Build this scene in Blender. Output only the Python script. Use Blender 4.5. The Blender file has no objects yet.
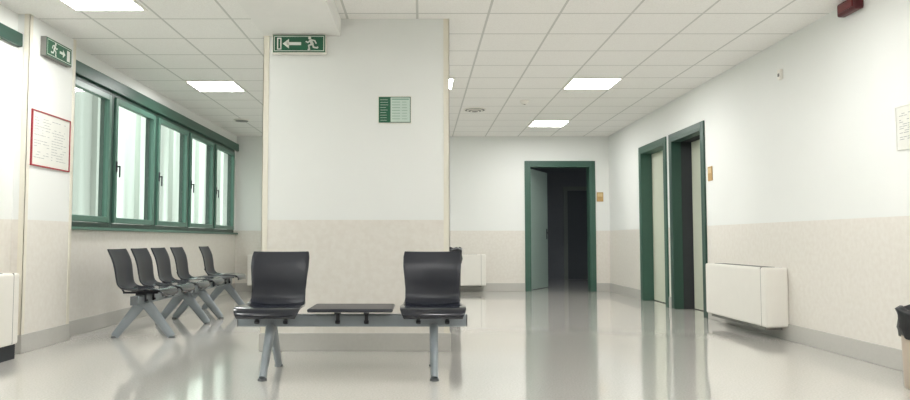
import bpy, bmesh, math, random
from mathutils import Vector, Matrix
random.seed(4)
C = bpy.context.scene.collection
H = 2.83; EYE = 0.93
XL = -3.40; XP = -3.30; XR = 3.42; YB = 13.13; YN = -4.0

# ------------------------------------------------------------ materials
def s2l(c):
    return tuple(((v/255)/12.92 if v/255 <= .04045 else ((v/255+.055)/1.055)**2.4) for v in c)
def newmat(name):
    m = bpy.data.materials.new(name); m.use_nodes = True
    nt = m.node_tree; b = nt.nodes["Principled BSDF"]
    return m, nt, b
def mat(name, rgb, rough=.5, metal=0, noise=0.06, nscale=12, bump=0, coat=0, spec=.5):
    m, nt, b = newmat(name)
    c = s2l(rgb)
    tc = nt.nodes.new("ShaderNodeTexCoord")
    n = nt.nodes.new("ShaderNodeTexNoise"); n.inputs["Scale"].default_value = nscale
    n.inputs["Detail"].default_value = 3
    nt.links.new(tc.outputs["Object"], n.inputs["Vector"])
    mx = nt.nodes.new("ShaderNodeMix"); mx.data_type = 'RGBA'
    mx.inputs["A"].default_value = (*[v*(1-noise) for v in c], 1)
    mx.inputs["B"].default_value = (*[min(1, v*(1+noise)) for v in c], 1)
    nt.links.new(n.outputs["Fac"], mx.inputs["Factor"])
    nt.links.new(mx.outputs["Result"], b.inputs["Base Color"])
    b.inputs["Roughness"].default_value = rough
    b.inputs["Metallic"].default_value = metal
    b.inputs["Coat Weight"].default_value = coat
    b.inputs["Coat Roughness"].default_value = .12
    b.inputs["Specular IOR Level"].default_value = spec
    if bump:
        bp = nt.nodes.new("ShaderNodeBump"); bp.inputs["Strength"].default_value = bump
        bp.inputs["Distance"].default_value = .002
        nt.links.new(n.outputs["Fac"], bp.inputs["Height"]); nt.links.new(bp.outputs["Normal"], b.inputs["Normal"])
    return m
def emis(name, rgb, strength):
    m, nt, b = newmat(name)
    b.inputs["Base Color"].default_value = (.9, .9, .9, 1)
    b.inputs["Emission Color"].default_value = (*rgb, 1)
    b.inputs["Emission Strength"].default_value = strength
    return m

def wall_material():
    m, nt, b = newmat("painted_wall")
    N = nt.nodes; L = nt.links
    g = N.new("ShaderNodeNewGeometry"); sx = N.new("ShaderNodeSeparateXYZ")
    L.new(g.outputs["Position"], sx.inputs[0])
    gt = N.new("ShaderNodeMath"); gt.operation = 'GREATER_THAN'; gt.inputs[1].default_value = 1.10
    L.new(sx.outputs["Z"], gt.inputs[0])
    n = N.new("ShaderNodeTexNoise"); n.inputs["Scale"].default_value = 24; n.inputs["Detail"].default_value = 8
    L.new(g.outputs["Position"], n.inputs["Vector"])
    ra = N.new("ShaderNodeValToRGB")
    ra.color_ramp.elements[0].position = .35; ra.color_ramp.elements[1].position = .65
    ra.color_ramp.elements[0].color = (*s2l((226, 221, 212)), 1); ra.color_ramp.elements[1].color = (*s2l((231, 227, 219)), 1)
    L.new(n.outputs["Fac"], ra.inputs[0])
    n2 = N.new("ShaderNodeTexNoise"); n2.inputs["Scale"].default_value = 1.2
    L.new(g.outputs["Position"], n2.inputs["Vector"])
    rb = N.new("ShaderNodeValToRGB")
    rb.color_ramp.elements[0].color = (*s2l((233, 235, 231)), 1); rb.color_ramp.elements[1].color = (*s2l((239, 240, 237)), 1)
    L.new(n2.outputs["Fac"], rb.inputs[0])
    mx = N.new("ShaderNodeMix"); mx.data_type = 'RGBA'
    L.new(gt.outputs[0], mx.inputs["Factor"]); L.new(ra.outputs[0], mx.inputs["A"]); L.new(rb.outputs[0], mx.inputs["B"])
    L.new(mx.outputs["Result"], b.inputs["Base Color"])
    mr = N.new("ShaderNodeMapRange"); mr.inputs["To Min"].default_value = .28; mr.inputs["To Max"].default_value = .6
    L.new(gt.outputs[0], mr.inputs["Value"]); L.new(mr.outputs[0], b.inputs["Roughness"])
    return m
def floor_material():
    m, nt, b = newmat("vinyl_floor")
    N = nt.nodes; L = nt.links
    g = N.new("ShaderNodeNewGeometry")
    n = N.new("ShaderNodeTexNoise"); n.inputs["Scale"].default_value = 85; n.inputs["Detail"].default_value = 4
    L.new(g.outputs["Position"], n.inputs["Vector"])
    ra = N.new("ShaderNodeValToRGB")
    ra.color_ramp.elements[0].position = .36; ra.color_ramp.elements[1].position = .64
    ra.color_ramp.elements[0].color = (*s2l((194, 191, 185)), 1); ra.color_ramp.elements[1].color = (*s2l((208, 205, 199)), 1)
    L.new(n.outputs["Fac"], ra.inputs[0]); L.new(ra.outputs[0], b.inputs["Base Color"])
    n2 = N.new("ShaderNodeTexNoise"); n2.inputs["Scale"].default_value = 4; n2.inputs["Detail"].default_value = 2
    L.new(g.outputs["Position"], n2.inputs["Vector"])
    b.inputs["Roughness"].default_value = .09
    b.inputs["Specular IOR Level"].default_value = 1.0
    b.inputs["Coat Weight"].default_value = .4
    b.inputs["Coat Roughness"].default_value = .05
    bp = N.new("ShaderNodeBump"); bp.inputs["Strength"].default_value = .02; bp.inputs["Distance"].default_value = .01
    L.new(n2.outputs["Fac"], bp.inputs["Height"]); L.new(bp.outputs["Normal"], b.inputs["Normal"])
    return m
def ceil_material(name, ox, oy, T=.6):
    m, nt, b = newmat(name)
    N = nt.nodes; L = nt.links
    g = N.new("ShaderNodeNewGeometry"); sx = N.new("ShaderNodeSeparateXYZ"); L.new(g.outputs["Position"], sx.inputs[0])
    outs = []
    for ax, o in (("X", ox), ("Y", oy)):
        a = N.new("ShaderNodeMath"); a.operation = 'SUBTRACT'; a.inputs[1].default_value = o - T/2
        L.new(sx.outputs[ax], a.inputs[0])
        w = N.new("ShaderNodeMath"); w.operation = 'FLOORED_MODULO'; w.inputs[1].default_value = T
        L.new(a.outputs[0], w.inputs[0])
        c = N.new("ShaderNodeMath"); c.operation = 'SUBTRACT'; c.inputs[1].default_value = T/2
        L.new(w.outputs[0], c.inputs[0])
        d = N.new("ShaderNodeMath"); d.operation = 'ABSOLUTE'; L.new(c.outputs[0], d.inputs[0])
        e = N.new("ShaderNodeMath"); e.operation = 'LESS_THAN'; e.inputs[1].default_value = .010
        L.new(d.outputs[0], e.inputs[0]); outs.append(e)
    mxm = N.new("ShaderNodeMath"); mxm.operation = 'MAXIMUM'
    L.new(outs[0].outputs[0], mxm.inputs[0]); L.new(outs[1].outputs[0], mxm.inputs[1])
    n = N.new("ShaderNodeTexNoise"); n.inputs["Scale"].default_value = 90
    L.new(g.outputs["Position"], n.inputs["Vector"])
    ra = N.new("ShaderNodeValToRGB")
    ra.color_ramp.elements[0].position = .35; ra.color_ramp.elements[1].position = .6
    ra.color_ramp.elements[0].color = (*s2l((240, 238, 234)), 1); ra.color_ramp.elements[1].color = (*s2l((246, 245, 241)), 1)
    L.new(n.outputs["Fac"], ra.inputs[0])
    mx = N.new("ShaderNodeMix"); mx.data_type = 'RGBA'
    L.new(mxm.outputs[0], mx.inputs["Factor"]); L.new(ra.outputs[0], mx.inputs["A"])
    mx.inputs["B"].default_value = (*s2l((206, 206, 201)), 1)
    L.new(mx.outputs["Result"], b.inputs["Base Color"]); b.inputs["Roughness"].default_value = .8
    return m
def glass_material():
    m, nt, b = newmat("window_glass")
    N = nt.nodes; L = nt.links
    tr = N.new("ShaderNodeBsdfTransparent"); tr.inputs[0].default_value = (.83, .88, .86, 1)
    gl = N.new("ShaderNodeBsdfGlossy"); gl.inputs["Roughness"].default_value = .05
    mx = N.new("ShaderNodeMixShader"); mx.inputs[0].default_value = .07
    L.new(tr.outputs[0], mx.inputs[1]); L.new(gl.outputs[0], mx.inputs[2])
    L.new(mx.outputs[0], N["Material Output"].inputs[0])
    return m
def facade_material():
    m, nt, b = newmat("exterior_plaster")
    N = nt.nodes; L = nt.links
    g = N.new("ShaderNodeNewGeometry")
    w = N.new("ShaderNodeTexNoise"); w.inputs["Scale"].default_value = .8; w.inputs["Detail"].default_value = 1
    mp = N.new("ShaderNodeMapping"); mp.inputs["Scale"].default_value = (1, 1, .06)
    L.new(g.outputs["Position"], mp.inputs[0]); L.new(mp.outputs[0], w.inputs["Vector"])
    ra = N.new("ShaderNodeValToRGB")
    ra.color_ramp.elements[0].position = .38; ra.color_ramp.elements[1].position = .60
    ra.color_ramp.elements[0].color = (*s2l((150, 152, 146)), 1); ra.color_ramp.elements[1].color = (*s2l((208, 214, 206)), 1)
    L.new(w.outputs["Fac"], ra.inputs[0]); L.new(ra.outputs[0], b.inputs["Base Color"])
    b.inputs["Roughness"].default_value = .9
    return m

M_wall = wall_material(); M_floor = floor_material()
M_ceilR = ceil_material("ceiling_tiles_main", 1.76, 8.35)
M_ceilL = ceil_material("ceiling_tiles_window_side", -2.84, 6.10)
M_soffit = mat("soffit_paint", (240, 239, 235), .7, noise=.02)
M_base = mat("vinyl_skirting", (192, 190, 184), .35, noise=.05, nscale=40)
M_bead = mat("corner_bead_cream", (233, 228, 213), .45, noise=.03)
M_green = mat("green_painted_frame", (60, 94, 81), .4, noise=.05)
M_greend = mat("dark_green_painted_metal", (46, 75, 65), .4, noise=.05)
M_greenh = mat("header_green_enamel", (52, 86, 74), .4, noise=.05)
M_greenl = mat("sash_green_enamel", (82, 120, 106), .35, noise=.05)
M_leaf = mat("pale_green_laminate", (210, 214, 196), .4, noise=.03)
M_leafteal = mat("grey_green_laminate", (168, 188, 180), .4, noise=.04)
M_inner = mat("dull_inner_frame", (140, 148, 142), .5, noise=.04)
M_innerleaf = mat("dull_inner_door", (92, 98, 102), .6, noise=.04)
M_glass = glass_material(); M_facade = facade_material()
M_black = mat("black_plastic_seat", (26, 29, 39), .18, noise=.08, nscale=60, coat=.5)
M_blackb = mat("black_plastic_backrest", (27, 30, 40), .34, noise=.08, nscale=60)
M_blackm = mat("black_bracket", (38, 40, 48), .4)
M_steel = mat("blue_grey_painted_steel", (146, 154, 159), .35, metal=.1, noise=.04)
M_rubber = mat("rubber_foot", (98, 102, 104), .5)
M_enamel = mat("white_enamel", (236, 233, 225), .35, noise=.02)
M_grille = mat("dark_grille", (124, 124, 119), .6)
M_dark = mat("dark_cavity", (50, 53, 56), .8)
M_sgreen = mat("safety_green", (30, 94, 66), .35, noise=.03)
M_white = mat("white_print", (236, 240, 232), .5, noise=.01)
M_pale = mat("pale_grey_green_print", (200, 216, 206), .5, noise=.02)
M_paper = mat("paper", (228, 228, 220), .6, noise=.03)
M_ink = mat("grey_ink", (164, 166, 166), .7)
M_red = mat("red_frame", (158, 44, 50), .4)
M_dred = mat("dark_red_plastic", (84, 24, 32), .4)
M_ochre = mat("ochre_plaque", (186, 152, 100), .4, noise=.08)
M_bag = mat("black_liner", (28, 29, 33), .28, noise=.2, nscale=20, bump=.4)
M_bin = mat("beige_plastic", (190, 176, 160), .4)
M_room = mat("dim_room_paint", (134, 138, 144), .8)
M_panel = emis("light_diffuser", (1, .995, .98), 36)
M_ground = mat("exterior_paving", (170, 170, 162), .9)

# ------------------------------------------------------------ helpers
def bxm(bm, x0, x1, y0, y1, z0, z1):
    mtx = Matrix.Translation(((x0+x1)/2, (y0+y1)/2, (z0+z1)/2)) @ Matrix.Diagonal((abs(x1-x0), abs(y1-y0), abs(z1-z0), 1))
    return bmesh.ops.create_cube(bm, size=1, matrix=mtx)['verts']
def fin(name, bm, m, parent=None, bevel=0, smooth=False, seg=2):
    bmesh.ops.recalc_face_normals(bm, faces=bm.faces)
    me = bpy.data.meshes.new(name); bm.to_mesh(me); bm.free()
    me.materials.append(m)
    o = bpy.data.objects.new(name, me); C.objects.link(o)
    if smooth:
        for p in me.polygons: p.use_smooth = True
    if bevel:
        md = o.modifiers.new("bevel", 'BEVEL'); md.width = bevel; md.segments = seg; md.limit_method = 'ANGLE'
    if parent: o.parent = parent
    return o
def boxes(name, bl, m, parent=None, bevel=0):
    bm = bmesh.new()
    for b in bl: bxm(bm, *b)
    return fin(name, bm, m, parent, bevel)
def cyl(bm, p0, p1, r0, r1=None, seg=20, sx=1, sy=1):
    if r1 is None: r1 = r0
    p0 = Vector(p0); p1 = Vector(p1); d = p1-p0
    mtx = Matrix.Translation((p0+p1)/2) @ d.to_track_quat('Z', 'X').to_matrix().to_4x4() @ Matrix.Diagonal((sx, sy, 1, 1))
    return bmesh.ops.create_cone(bm, cap_ends=True, segments=seg, radius1=r0, radius2=r1, depth=d.length, matrix=mtx)['verts']
def empty(name, loc, rotz=0, label=None, cat=None, group=None, kind=None):
    e = bpy.data.objects.new(name, None); e.empty_display_size = .1
    e.location = loc; e.rotation_euler = (0, 0, rotz); C.objects.link(e)
    tag(e, label, cat, group, kind); return e
def tag(o, label=None, cat=None, group=None, kind=None):
    if label: o["label"] = label
    if cat: o["category"] = cat
    if group: o["group"] = group
    if kind: o["kind"] = kind
    return o
def struct(o, label, cat): return tag(o, label, cat, None, "structure")
def copy_thing(root, loc, rotz=None):
    def rec(o, par):
        c = o.copy(); C.objects.link(c)
        if par: c.parent = par
        for ch in [x for x in list(bpy.data.objects) if x.parent == o]:
            rec(ch, c)
        return c
    r = rec(root, None); r.location = loc
    if rotz is not None: r.rotation_euler = (0, 0, rotz)
    return r

# ------------------------------------------------------------ shell
T = .2
struct(boxes("floor", [(XL-.3, XR+2.2, YN-.2, YB+4.2, -.1, 0)], M_floor), "speckled pale grey vinyl floor with a polished sheen", "floor")
cl = boxes("ceiling", [(-.9, XR+T, YN-.2, YB+T, H, H+.1), (XL-T, -.9, YN-.2, YB+T, H, H+.1)], M_ceilR)
cl.data.materials.append(M_ceilL)
for p in cl.data.polygons:
    if p.center.x < -.9+1e-4 and abs(p.normal.x) < .5 or p.center.x < -1.5: p.material_index = 1
struct(cl, "suspended ceiling of square white mineral tiles", "ceiling")

# left wall with two window banks
ZS, ZT = 1.06, 2.56
bankA = (6.55, 13.0); bankB = (1.2, 5.55)
wl = [(XL-T, XL, YN-.2, YB+T, 0, ZS), (XL-T, XL, YN-.2, YB+T, ZT, H),
      (XL-T, XL, YN-.2, bankB[0], ZS, ZT), (XL-T, XL, bankB[1], bankA[0], ZS, ZT), (XL-T, XL, bankA[1], YB+T, ZS, ZT)]
struct(boxes("wall_left", wl, M_wall), "off-white wall with cream wainscot and a band of windows", "wall")
PY0, PY1 = 5.97, 6.77
struct(boxes("wall_left_pilaster", [(XL, XP, PY0, PY1, 0, H)], M_wall), "shallow off-white pilaster between the window banks", "wall")
# back wall with doorway
BX0, BX1, BZ = 1.95, 3.09, 2.30
struct(boxes("wall_back", [(XL, BX0, YB, YB+T, 0, H), (BX1, XR+T, YB, YB+T, 0, H), (BX0, BX1, YB, YB+T, BZ, H)], M_wall), "off-white end wall with cream wainscot and a doorway", "wall")
# right wall with two door recesses
A0, A1 = 10.08, 11.18
B0, B1 = 8.72, 9.80
DZ = 2.30
struct(boxes("wall_right", [(XR, XR+T+.1, YN, B0, 0, H), (XR, XR+T+.1, B1, A0, 0, H), (XR, XR+T+.1, A1, YB, 0, H),
      (XR, XR+T+.1, B0, B1, DZ, H), (XR, XR+T+.1, A0, A1, DZ, H)], M_wall), "long off-white wall with cream wainscot and two doors", "wall")
struct(boxes("wall_near", [(XL, XR, YN-.2, YN, 0, H)], M_wall), "off-white wall closing the waiting room", "wall")
# pillar
QX0, QX1, QY0, QY1 = -1.355, .229, 6.10, 6.80
struct(boxes("wall_pillar", [(QX0, QX1, QY0, QY1, 0, H)], M_wall), "broad off-white pillar with a cream wainscot", "pillar")
struct(boxes("trim_1", [(QX0, -.70, 1.5, QY0, 2.68, H)], M_soffit), "boxed white plaster beam under the ceiling", "beam")
# corner beads
w = .045; t = .004
k = 2
for (x, y, sx, sy) in ((QX0, QY0, 1, 1), (QX1, QY0, -1, 1), (XP, PY0, -1, 1), (XP, PY1, -1, -1)):
    bl = [(x - sx*t, x+sx*w, y - sy*t, y, .15, H if x != QX0 else 2.68), (x - sx*t, x, y-sy*t, y+sy*w, .15, H if x != QX0 else 2.68)]
    struct(boxes("trim_%d" % k, [(min(a, b), max(a, b), min(c, d), max(c, d), e, f) for a, b, c, d, e, f in bl], M_bead), "cream plastic corner guard strip", "corner trim"); k += 1
# baseboards
bh = .15; bt = .014
def bb(name, bl): struct(boxes(name, bl, M_base, bevel=.004), "grey vinyl skirting at the foot of the wall", "baseboard")
bb("baseboard_left", [(XL, XL+bt, YN, PY0-bt, 0, bh), (XL, XL+bt, PY1+bt, YB, 0, bh)])
bb("baseboard_pilaster", [(XP, XP+bt, PY0, PY1, 0, bh), (XL, XP+bt, PY0-bt, PY0, 0, bh), (XL, XP+bt, PY1, PY1+bt, 0, bh)])
bb("baseboard_back", [(XL+bt, BX0-.08, YB-bt, YB, 0, bh), (BX1+.08, XR-bt, YB-bt, YB, 0, bh)])
bb("baseboard_right", [(XR-bt, XR, YN, B0-.08, 0, bh), (XR-bt, XR, B1+.08, A0-.08, 0, bh), (XR-bt, XR, A1+.08, YB, 0, bh)])
bb("baseboard_pillar", [(QX0-bt, QX1+bt, QY0-bt, QY0, 0, bh), (QX0-bt, QX1+bt, QY1, QY1+bt, 0, bh), (QX0-bt, QX0, QY0, QY1, 0, bh), (QX1, QX1+bt, QY0, QY1, 0, bh)])

# room beyond back door (closed box, dim)
RX0, RX1, RY0, RY1 = 1.2, 5.3, YB+T, YB+4.0
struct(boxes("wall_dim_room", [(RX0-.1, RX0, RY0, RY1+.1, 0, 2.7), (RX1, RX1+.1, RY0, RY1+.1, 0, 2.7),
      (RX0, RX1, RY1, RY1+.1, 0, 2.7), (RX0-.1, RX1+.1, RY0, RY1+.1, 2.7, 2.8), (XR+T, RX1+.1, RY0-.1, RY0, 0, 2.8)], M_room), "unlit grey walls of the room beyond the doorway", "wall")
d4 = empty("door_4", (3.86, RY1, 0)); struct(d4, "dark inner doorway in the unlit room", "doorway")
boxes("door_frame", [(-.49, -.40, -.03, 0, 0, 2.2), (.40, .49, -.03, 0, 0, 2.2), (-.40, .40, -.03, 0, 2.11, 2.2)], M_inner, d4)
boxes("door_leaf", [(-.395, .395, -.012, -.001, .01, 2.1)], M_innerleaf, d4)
ld = bpy.data.lights.new("dim_room_fill", 'AREA'); ld.energy = 7; ld.size = .5; ld.color = (.88, .94, 1)  # fill light added to lift the dark interior, no fixture stands here
lo = bpy.data.objects.new("dim_room_fill", ld); C.objects.link(lo); lo.location = (4.2, YB+1.5, 2.6)
lo["label"] = "added fill light without a fixture in the room beyond the doorway"; lo["category"] = "fill light"

# ------------------------------------------------------------ doors
def door(name, loc, rotz, w, h, depth, leafm, framem, label, ang=0, hinge=-1, leafdepth=None, lining=None):
    e = empty(name, loc, rotz); struct(e, label, "door")
    fw = .075; j = .035
    dl = depth if lining is None else lining
    boxes("door_frame", [(-w/2-fw, -w/2, -.022, .0, 0, h+fw), (w/2, w/2+fw, -.022, .0, 0, h+fw), (-w/2, w/2, -.022, 0, h, h+fw),
          (-w/2, -w/2+j, -.022, dl, 0, h), (w/2-j, w/2, -.022, dl, 0, h), (-w/2+j, w/2-j, -.022, dl, h-j, h)], framem, e, .004)
    if lining is not None:
        boxes("reveal_painted_shade", [(-w/2, -w/2+j*.8, dl, depth, 0, h), (w/2-j*.8, w/2, dl, depth, 0, h), (-w/2+j*.8, w/2-j*.8, dl, depth, h-j*.8, h)], M_dark, e)  # dark colour on the reveal stands in for the shaded gap beside the leaf
    lw = w-2*j-.008
    ld = depth-.05 if leafdepth is None else leafdepth
    lf = boxes("door_leaf", [(0, lw, 0, .042, .01, h-j-.005)] if hinge < 0 else [(-lw, 0, 0, .042, .01, h-j-.005)], leafm, e, .003)
    lf.location = ((-w/2+j+.004) if hinge < 0 else (w/2-j-.004), ld, 0)
    lf.rotation_euler = (0, 0, ang)
    s = 1 if hinge < 0 else -1
    bm = bmesh.new()
    hx = s*(lw-.07)
    for yy, sg in ((0, -1), (.042, 1)):
        bxm(bm, hx-.02, hx+.02, yy-.008 if sg < 0 else yy, yy if sg < 0 else yy+.008, .95, 1.15)
        cyl(bm, (hx, yy, 1.07), (hx, yy+sg*.05, 1.07), .009)
        cyl(bm, (hx+s*.008, yy+sg*.05, 1.07), (hx-s*.12, yy+sg*.05, 1.07), .009)
    fin("door_handle", bm, M_blackm, lf, .002)
    return e
door("door_1", ((BX0+BX1)/2, YB, 0), 0, BX1-BX0, BZ, .2, M_leafteal, M_green, "green framed doorway with grey-green door leaf standing open", ang=math.radians(62), hinge=-1, leafdepth=.19)
door("door_2", (XR, (A0+A1)/2, 0), -math.pi/2, A1-A0, DZ, .22, M_leaf, M_green, "closed pale green door in a green frame", leafdepth=.15)
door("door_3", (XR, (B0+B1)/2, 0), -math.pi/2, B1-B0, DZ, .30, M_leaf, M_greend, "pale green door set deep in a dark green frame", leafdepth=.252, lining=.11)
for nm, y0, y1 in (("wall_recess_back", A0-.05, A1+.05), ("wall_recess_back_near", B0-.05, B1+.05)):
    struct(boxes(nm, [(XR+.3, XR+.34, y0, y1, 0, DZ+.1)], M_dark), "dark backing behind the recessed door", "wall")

# ------------------------------------------------------------ windows
def window(name, y0, y1, label):
    e = empty(name, (XL-.06, (y0+y1)/2, ZS), math.pi/2)
    struct(e, label, "window")
    hw = (y1-y0)/2; hh = ZT-ZS; f = .052
    boxes("window_frame", [(-hw, -hw+f, -.06, .05, 0, hh), (hw-f, hw, -.06, .05, 0, hh), (-hw+f, hw-f, -.06, .05, 0, f), (-hw+f, hw-f, -.06, .05, hh-f, hh)], M_greend, e, .004)
    a = hw-f-.004; s = .062; z0 = f+.004; z1 = hh-f-.004
    sa = boxes("window_sash", [(-a, -a+s, -.082, -.025, z0, z1), (a-s, a, -.082, -.025, z0, z1), (-a+s, a-s, -.082, -.025, z0, z0+s), (-a+s, a-s, -.082, -.025, z1-s, z1)], M_greenl, e, .006)
    boxes("glass_pane", [(-a+s, a-s, -.052, -.046, z0+s, z1-s)], M_glass, sa)
    bm = bmesh.new(); hx = -a+s/2
    bxm(bm, hx-.014, hx+.014, -.092, -.082, .62, .74); cyl(bm, (hx, -.092, .68), (hx, -.118, .68), .008); bxm(bm, hx-.009, hx+.009, -.128, -.113, .56, .69)
    fin("window_handle", bm, M_blackm, sa, .003)
    return e
n = 5; st = (bankA[1]-bankA[0])/n
for i in range(n):
    window("window_%d" % (i+1), bankA[0]+i*st, bankA[0]+(i+1)*st, "dark green framed casement window with bright daylight behind")
for i in range(4):
    st2 = (bankB[1]-bankB[0])/4
    window("window_%d" % (i+6), bankB[0]+i*st2, bankB[0]+(i+1)*st2, "dark green framed casement window with bright daylight behind")
struct(boxes("trim_10", [(XL, XL+.045, PY1, YB, ZT-.01, ZT+.12)], M_greenh, bevel=.006), "dark green blind box above the windows", "window header")
struct(boxes("trim_11", [(XL, XL+.045, 1.0, PY0, ZT-.01, ZT+.10)], M_greend, bevel=.006), "dark green blind box above the windows", "window header")
struct(boxes("trim_12", [(XL-.02, XL+.05, PY1, YB, ZS-.03, ZS)], M_greenl, bevel=.006), "narrow green window sill", "window sill")
struct(boxes("trim_13", [(XL-.02, XL+.05, 1.0, 5.6, ZS-.03, ZS)], M_greenl, bevel=.006), "narrow green window sill", "window sill")

# exterior: plain plaster facade across the courtyard
fa = boxes("wall_courtyard", [(-12.4, -12, -12, 60, -4, 9)] + [(-12.02, -11.8, y, y+.5, -4, 9) for y in range(-10, 58, 4)], M_facade)
struct(fa, "pale plaster facade across the courtyard outside the windows", "building")
tag(boxes("courtyard_ground", [(-30, XL-.5, -20, 60, -4.2, -4)], M_ground), "paved courtyard outside", "ground", kind="structure")

# ------------------------------------------------------------ ceiling lights
def panel(x0, y0, label="square recessed light panel glowing in the tiled ceiling"):
    e = empty("ceiling_light", (x0+.3, y0+.3, H), label=label, cat="ceiling light", group="recessed ceiling light panels")
    boxes("light_frame", [(-.3, .3, -.3, -.275, -.012, 0), (-.3, .3, .275, .3, -.012, 0), (-.3, -.275, -.275, .275, -.012, 0), (.275, .3, -.275, .275, -.012, 0)], M_enamel, e)
    boxes("light_diffuser", [(-.275, .275, -.275, .275, -.008, -.002)], M_panel, e)
    return e
p0 = panel(-2.87, 5.26)
for (x, y) in ((-2.84, 8.50), (1.76, 8.35), (1.76, 11.35), (-.21, 8.35), (-2.84, 2.5), (1.76, 4.75), (1.76, 1.75), (1.76, -1.25), (-2.84, -.5), (-.04, 1.75)):  # the nearer panels here are out of view, added to light the room
    copy_thing(p0, (x+.3, y+.3, H))

# ------------------------------------------------------------ bench
def shell_surface(prof, half, curv, m, name, parent, nseg=14):
    P = [Vector((0, y, z)) for y, z in prof]; n = len(P)
    S = []
    def cr(a, b, c, d, t): return .5*((2*b)+(-a+c)*t+(2*a-5*b+4*c-d)*t*t+(-a+3*b-3*c+d)*t**3)
    per = 6
    for i in range(n-1):
        for j in range(per + (1 if i == n-2 else 0)):
            t = j/per
            a, b, c, d = P[max(i-1, 0)], P[i], P[i+1], P[min(i+2, n-1)]
            hw = half[i]*(1-t)+half[i+1]*t; cv = curv[i]*(1-t)+curv[i+1]*t
            S.append((cr(a, b, c, d, t), hw, cv))
    bm = bmesh.new(); rows = []
    for k, (p, hw, cv) in enumerate(S):
        q0 = S[max(k-1, 0)][0]; q1 = S[min(k+1, len(S)-1)][0]
        tg = (q1-q0).normalized(); nm = Vector((0, -tg.z, tg.y))
        if nm.z < 0 and abs(nm.z) > abs(nm.y): nm = -nm
        row = []
        for u in range(nseg+1):
            uu = -1+2*u/nseg
            row.append(bm.verts.new(p+Vector((uu*hw, 0, 0))+nm*(cv*abs(uu)**2.2)))
        rows.append(row)
    for a, b in zip(rows[:-1], rows[1:]):
        for u in range(nseg): bm.faces.new((a[u], a[u+1], b[u+1], b[u]))
    o = fin(name, bm, m, parent, smooth=True)
    md = o.modifiers.new("thick", 'SOLIDIFY'); md.thickness = .013; md.offset = 0
    bv = o.modifiers.new("edge", 'BEVEL'); bv.width = .005; bv.segments = 2; bv.limit_method = 'ANGLE'; bv.angle_limit = math.radians(50)
    return o
def make_bench(loc, rotz, seats, tables, label, group=None, PITCH=.54, HB=.81):
    e = empty("beam_bench", loc, rotz, label, "waiting room bench", group)
    boxes("support_beam", [(-HB, HB, -.035, .035, .325, .410)], M_steel, e, .012)
    for sx in (-1, 1):
        boxes("beam_end_cap", [(sx*HB-.004, sx*HB+.004, -.034, .034, .326, .409)], M_rubber, e, .002)
    for sx in (-.57, .57):
        bm = bmesh.new()
        bxm(bm, sx-.030, sx+.030, -.06, .06, .285, .327)
        for sg in (-1, 1):
            cyl(bm, (sx, sg*.275, .012), (sx, sg*.03, .32), .028, .040, 20, 1.35, .85)
        for v in bm.verts:
            v.co.x = sx+max(-.030, min(.030, v.co.x-sx))
        lg = fin("leg", bm, M_steel, e, .002)
        for sg in (-1, 1):
            bm = bmesh.new()
            cyl(bm, (sx, sg*.275, 0), (sx, sg*.275, .016), .032, .029, 20)
            fin("foot", bm, M_rubber, lg, .002)
    for i in (-1, 0, 1):
        for dx in (-.1, .1):
            x = i*PITCH
            bm = bmesh.new()
            bxm(bm, x+dx-.011, x+dx+.011, -.16, .17, .423, .441)
            bxm(bm, x+dx-.012, x+dx+.012, -.05, -.036, .345, .43)
            bxm(bm, x+dx-.012, x+dx+.012, .036, .05, .345, .43)
            bxm(bm, x+dx-.011, x+dx+.011, -.05, .05, .408, .43)
            if i in seats:
                cyl(bm, (x+dx, .16, .432), (x+dx, .235, .55), .009, .009, 10)
            cyl(bm, (x+dx-.016, -.052, .36), (x+dx+.016, -.052, .36), .012, .012, 12)
            fin("bracket", bm, M_blackm, e, .002)
    prof_s = [(-.250, .402), (-.245, .435), (-.205, .463), (-.12, .464), (0, .455), (.10, .449), (.165, .462)]
    half_s = [.196, .212, .224, .227, .222, .211, .203]
    curv_s = [-.012, -.008, .0, .008, .014, .020, .022]
    prof_b = [(.160, .459), (.205, .50), (.222, .57), (.230, .65), (.245, .73), (.272, .80), (.290, .842)]
    half_b = [.204, .197, .197, .204, .213, .213, .204]
    curv_b = [.022, .024, .022, .018, .014, .010, .006]
    for i in seats:
        s = shell_surface(prof_s, half_s, curv_s, M_black, "seat", e); s.location = (i*PITCH, 0, 0)
        b = shell_surface(prof_b, half_b, curv_b, M_blackb, "backrest", e); b.location = (i*PITCH, 0, 0)
    for i in tables:
        tb = boxes("table_top", [(-.29, .29, -.22, .2, .441, .466)], M_blackb, e, .012); tb.location = (i*PITCH, 0, 0)
    return e
make_bench((-.487, 5.10, 0), 0, (-1, 1), (0,), "grey steel beam bench with two black seats and a middle table", PITCH=.562, HB=.80)
g = "benches lined up under the windows"
make_bench((-2.66, 7.50, 0), math.pi/2, (-1, 0, 1), (), "grey steel beam bench with three black plastic seats", g)
make_bench((-2.66, 9.18, 0), math.pi/2, (-1, 1), (0,), "grey steel beam bench with two black seats and a table", g)

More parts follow.
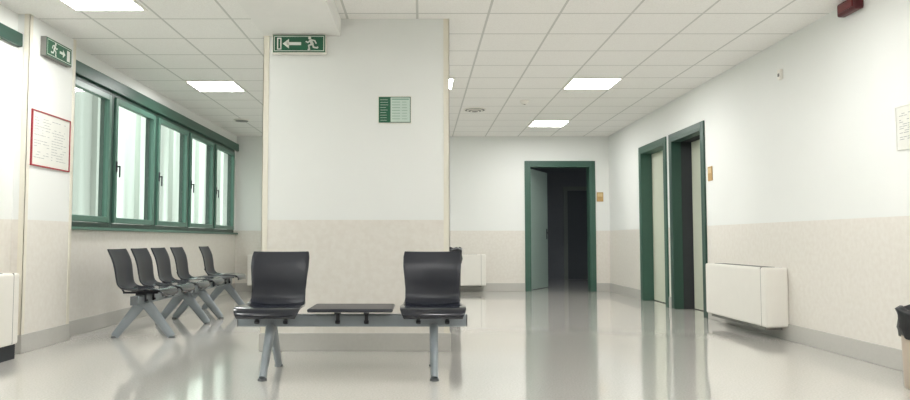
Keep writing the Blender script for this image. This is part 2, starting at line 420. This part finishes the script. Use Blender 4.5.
# ------------------------------------------------------------ fan coil units
def fan_coil(loc, rotz, w, label, plinth=False):
    e = empty("fan_coil_heater", loc, rotz, label, "heater", "wall heaters")
    z0, z1, d = .115, .67, .22
    boxes("casing", [(-w/2, w/2, -d, 0, z0, z1)], M_enamel, e, .018)
    boxes("side_cap", [(w/2-.09, w/2-.086, -d-.001, -.01, z0+.01, z1+.001)], M_grille, e)
    boxes("top_grille", [(-w/2+.14+i*.03, -w/2+.155+i*.03, -d+.05, -.05, z1-.002, z1+.003) for i in range(int((w-.28)/.03))], M_grille, e)
    boxes("air_intake", [(-w/2+.08, w/2-.08, -d+.03, -.03, z0-.03, z0+.002)], M_grille, e, .004)
    if plinth: boxes("plinth", [(-w/2+.01, w/2-.01, -d+.02, -.0, 0, z0)], M_dark, e)
    return e
fan_coil((XR, 7.46, 0), -math.pi/2, 1.42, "long white enamel wall heater beside the door")
fan_coil((.42, YB, 0), 0, 1.45, "white enamel wall heater on the end wall")
fan_coil((-2.45, YB, 0), 0, 1.35, "white enamel wall heater near the window corner")
fan_coil((XL, 5.0, 0), math.pi/2, 1.45, "white enamel wall heater on a dark plinth under the window", True)

# ------------------------------------------------------------ signs
def strip(bm, pts, wd, y=0):
    for (x0, z0), (x1, z1) in zip(pts[:-1], pts[1:]):
        d = Vector((x1-x0, z1-z0)); L_ = d.length or 1; nx, nz = -d.y/L_*wd/2, d.x/L_*wd/2
        ex_, ez = d.x/L_*wd*.3, d.y/L_*wd*.3
        v = [bm.verts.new((a, y, b)) for a, b in ((x0+nx-ex_, z0+nz-ez), (x1+nx+ex_, z1+nz+ez), (x1-nx+ex_, z1-nz+ez), (x0-nx-ex_, z0-nz-ez))]
        bm.faces.new(v)
def poly(bm, pts, y=0): bm.faces.new([bm.verts.new((a, y, b)) for a, b in pts])
def pictogram_man(bm, cx, cz, s, f=-1, y=0):
    def q(x, z): return (cx+f*x*s, cz+z*s)
    poly(bm, [q(.14+.115*math.cos(a*math.pi/6), .42+.115*math.sin(a*math.pi/6)) for a in range(12)], y)
    strip(bm, [q(.07, .24), q(-.06, -.04)], .22*s, y)
    strip(bm, [q(.08, .25), q(.26, .08), q(.40, .16)], .10*s, y)
    strip(bm, [q(.02, .28), q(-.24, .22), q(-.34, .02)], .10*s, y)
    strip(bm, [q(-.02, -.04), q(.20, -.14), q(.15, -.42), q(.24, -.44)], .12*s, y)
    strip(bm, [q(-.08, -.04), q(-.15, -.27), q(-.42, -.32), q(-.46, -.26)], .12*s, y)
def exit_sign(loc, rotz, w, h, d, mode, label):
    e = empty("exit_sign", loc, rotz, label, "exit sign", "illuminated emergency exit signs")
    boxes("sign_housing", [(-w/2, w/2, -d, 0, 0, h)], M_enamel if mode == "left" else M_grille, e, .006)
    boxes("sign_face", [(-w/2+.008, w/2-.008, -d-.003, -d, .008, h-.008)], M_sgreen, e)
    bm = bmesh.new(); y = -d-.0045; zc = h/2
    W2 = w/2-.02; H0 = .020; H1 = h-.020
    for pts in ([(-W2, H0), (W2, H0)], [(-W2, H1), (W2, H1)], [(-W2, H0), (-W2, H1)], [(W2, H0), (W2, H1)]): strip(bm, pts, .005, y)
    hs = h-.06
    if mode == "left":
        ax = -w*.12
        strip(bm, [(ax-.04, zc), (ax+.065, zc)], .026, y)
        poly(bm, [(ax-.085, zc), (ax-.03, zc+.042), (ax-.03, zc-.042)], y)
        strip(bm, [(-w*.395, zc-hs*.45), (-w*.395, zc+hs*.45), (-w*.335, zc+hs*.45), (-w*.335, zc-hs*.45), (-w*.395, zc-hs*.45)], .010, y)
        pictogram_man(bm, w*.23, zc, hs*1.12, -1, y)
    else:
        pictogram_man(bm, -w*.20, zc, hs*1.1, 1, y)
        strip(bm, [(w*.01, zc), (w*.13, zc)], .024, y)
        poly(bm, [(w*.22, zc), (w*.12, zc+.038), (w*.12, zc-.038)], y)
        poly(bm, [(w*.28, zc-hs*.45), (w*.40, zc-hs*.45), (w*.40, zc+hs*.45), (w*.28, zc+hs*.45)], y)
    fin("pictogram", bm, M_white, e)
    return e
exit_sign((-1.045, QY0, 2.515), 0, .46, .163, .06, "left", "green emergency exit sign with white arrow and running figure")
exit_sign((XP, 6.37, 2.525), math.pi/2, .46, .17, .05, "right", "green emergency exit sign with running figure and door")

def notice(name, loc, rotz, w, h, framem, label, cat, fw=.012, rows=12, cols=1):
    e = empty(name, loc, rotz, label, cat)
    boxes("frame", [(-w/2, w/2, -.014, 0, 0, fw), (-w/2, w/2, -.014, 0, h-fw, h), (-w/2, -w/2+fw, -.014, 0, fw, h-fw), (w/2-fw, w/2, -.014, 0, fw, h-fw)], framem, e)
    boxes("paper_sheet", [(-w/2+fw, w/2-fw, -.008, -.0, fw, h-fw)], M_paper, e)
    bm = bmesh.new()
    cw = (w-2*fw-.06)/cols
    for c in range(cols):
        x0 = -w/2+fw+.03+c*cw
        for r in range(rows):
            z = h-fw-.05-(h-2*fw-.09)*r/rows
            if random.random() < .12: continue
            x = x0
            while x < x0+cw-.05:
                l = random.uniform(.012, .05)
                if random.random() < .75: strip(bm, [(x, z), (x+l, z)], .0045, -.009)
                x += l+.01
    fin("printed_text", bm, M_ink, e)
    return e
notice("notice_board", (XP, 6.36, 1.56), math.pi/2, .66, .48, M_red, "red framed notice with a large printed white sheet", "notice", rows=15, cols=2)
e = empty("information_sign", (-.233, QY0, 1.925), 0, "small green and white printed information sign", "sign")
boxes("sign_frame", [(-.144, .144, -.007, 0, -.004, .234)], M_enamel, e, .002)
boxes("sign_backing", [(-.136, .136, -.010, -.0072, .004, .226)], M_sgreen, e)
bm = bmesh.new()
poly(bm, [(-.035, .010), (.130, .010), (.130, .220), (-.035, .220)], -.0115)
for r in range(9): strip(bm, [(-.122, .200-r*.022), (-.055 - random.uniform(0, .02), .200-r*.022)], .003, -.0115)
fin("sign_panel", bm, M_pale, e)
bm = bmesh.new()
strip(bm, [(-.022, .205), (.118, .205)], .010, -.0125)
for r in range(7): strip(bm, [(-.022, .18-r*.024), (.045, .18-r*.024)], .005, -.0125); strip(bm, [(.062, .18-r*.024), (.118-random.uniform(0, .02), .18-r*.024)], .004, -.0125)
fin("printed_text", bm, mat("green_grey_ink", (132, 168, 148), .6), e)

notice("paper_notice", (XR, 5.03, 1.57), -math.pi/2, .22, .31, M_paper, "white paper notice with printed lines stuck to the wall", "notice", fw=.003, rows=14)
def plaque(loc, rotz, label):
    e = empty("door_plaque", loc, rotz, label, "sign", "plaques beside doors")
    boxes("plate", [(-.06, .06, -.012, 0, 0, .17)], M_ochre, e, .003)
    boxes("label_insert", [(-.045, .045, -.014, -.011, .09, .15)], mat("pale_insert", (214, 190, 140), .5), e)
plaque((3.25, YB, 1.63), 0, "small ochre plaque beside the open doorway")
plaque((XR, 8.50, 1.63), -math.pi/2, "small ochre plaque beside the door")

e = empty("alarm_siren", (XR, 5.60, 2.72), -math.pi/2, "dark red alarm box high on the wall", "alarm")
boxes("siren_body", [(-.13, .13, -.07, 0, 0, .108)], M_dred, e, .018)
boxes("siren_lens", [(-.095, .095, -.079, -.069, .025, .085)], mat("red_lens", (110, 32, 38), .3), e, .004)
e = empty("wall_sensor", (XR, 6.77, 2.45), -math.pi/2, "small white sensor box high on the wall", "sensor")
boxes("sensor_body", [(-.03, .03, -.03, 0, 0, .10)], M_enamel, e, .008)
boxes("sensor_lens", [(-.015, .015, -.034, -.029, .03, .06)], M_grille, e, .003)

e = empty("air_diffuser", (.77, 10.4, H), 0, "round white ceiling air diffuser", "air vent")
bm = bmesh.new()
for r, z in ((.17, .012), (.12, .024), (.07, .034)): cyl(bm, (0, 0, -z), (0, 0, 0), r*.93, r, 32)
fin("diffuser_cone", bm, M_enamel, e, .002)
bm = bmesh.new()
for r, z in ((.145, .0135), (.095, .0255), (.045, .0355)): cyl(bm, (0, 0, -z), (0, 0, -z+.004), r, r, 32)
fin("diffuser_slots", bm, M_grille, e)
e = empty("smoke_detector", (1.40, 9.75, H), 0, "round white smoke detector on the ceiling", "smoke detector")
bm = bmesh.new(); cyl(bm, (0, 0, -.02), (0, 0, 0), .06, .065, 28); cyl(bm, (0, 0, -.05), (0, 0, -.02), .035, .05, 28); fin("detector_body", bm, M_enamel, e, .004)
bm = bmesh.new(); cyl(bm, (0, 0, -.053), (0, 0, -.049), .015, .015, 16); fin("detector_led", bm, M_grille, e)
e = empty("ceiling_speaker", (-2.85, 11.3, H), 0, "round dark ceiling speaker grille", "speaker")
bm = bmesh.new(); cyl(bm, (0, 0, -.02), (0, 0, 0), .12, .13, 28); fin("speaker_rim", bm, M_enamel, e, .003)
bm = bmesh.new(); cyl(bm, (0, 0, -.024), (0, 0, -.019), .10, .10, 28); fin("speaker_mesh", bm, M_grille, e)

# bins
def bin_(loc, r, h, label, bodym):
    e = empty("waste_bin", loc, 0, label, "waste bin")
    bm = bmesh.new(); cyl(bm, (0, 0, 0), (0, 0, h), r*.92, r, 32); fin("bin_body", bm, bodym, e, .006, True)
    bm = bmesh.new()
    segs = 48; rings = [(r*1.02, h-.15), (r*1.10, h-.09), (r*1.06, h-.03), (r*1.12, h+.015), (r*.96, h+.035), (r*.85, h+.005), (r*.5, h+.004)]
    rr = []
    for rad, z in rings:
        row = []
        for i in range(segs):
            a = 2*math.pi*i/segs
            k_ = 1+.035*math.sin(a*9+z*30)+.025*math.sin(a*17+z*50)
            row.append(bm.verts.new((rad*k_*math.cos(a), rad*k_*math.sin(a), z+.012*math.sin(a*5))))
        rr.append(row)
    for a, b in zip(rr[:-1], rr[1:]):
        for i in range(segs): bm.faces.new((a[i], a[(i+1) % segs], b[(i+1) % segs], b[i]))
    bm.faces.new(rr[-1])
    fin("bin_liner", bm, M_bag, e, 0, True)
    return e
bin_((3.175, 4.55, 0), .15, .47, "beige waste bin with a black liner folded over the rim", M_bin)
bin_((.34, 8.7, 0), .13, .80, "tall dark bin with a black liner behind the pillar", M_black)

# ------------------------------------------------------------ lights / world
wd = bpy.data.worlds.new("World"); bpy.context.scene.world = wd; wd.use_nodes = True
bg = wd.node_tree.nodes["Background"]; bg.inputs[0].default_value = (.97, 1.0, .985, 1); bg.inputs[1].default_value = 3.5

cam = bpy.data.cameras.new("camera"); co = bpy.data.objects.new("camera", cam); C.objects.link(co)
cam.sensor_width = 36; cam.lens = 36*720/910
cam.shift_x = 33/910
co.location = (0, 0, EYE)
co.rotation_euler = (math.radians(90+3.18), 0, 0)
cam.clip_start = .05; cam.clip_end = 200
bpy.context.scene.camera = co
bpy.context.scene.view_settings.view_transform = 'Standard'
bpy.context.scene.view_settings.look = 'None'
bpy.context.scene.view_settings.exposure = 0
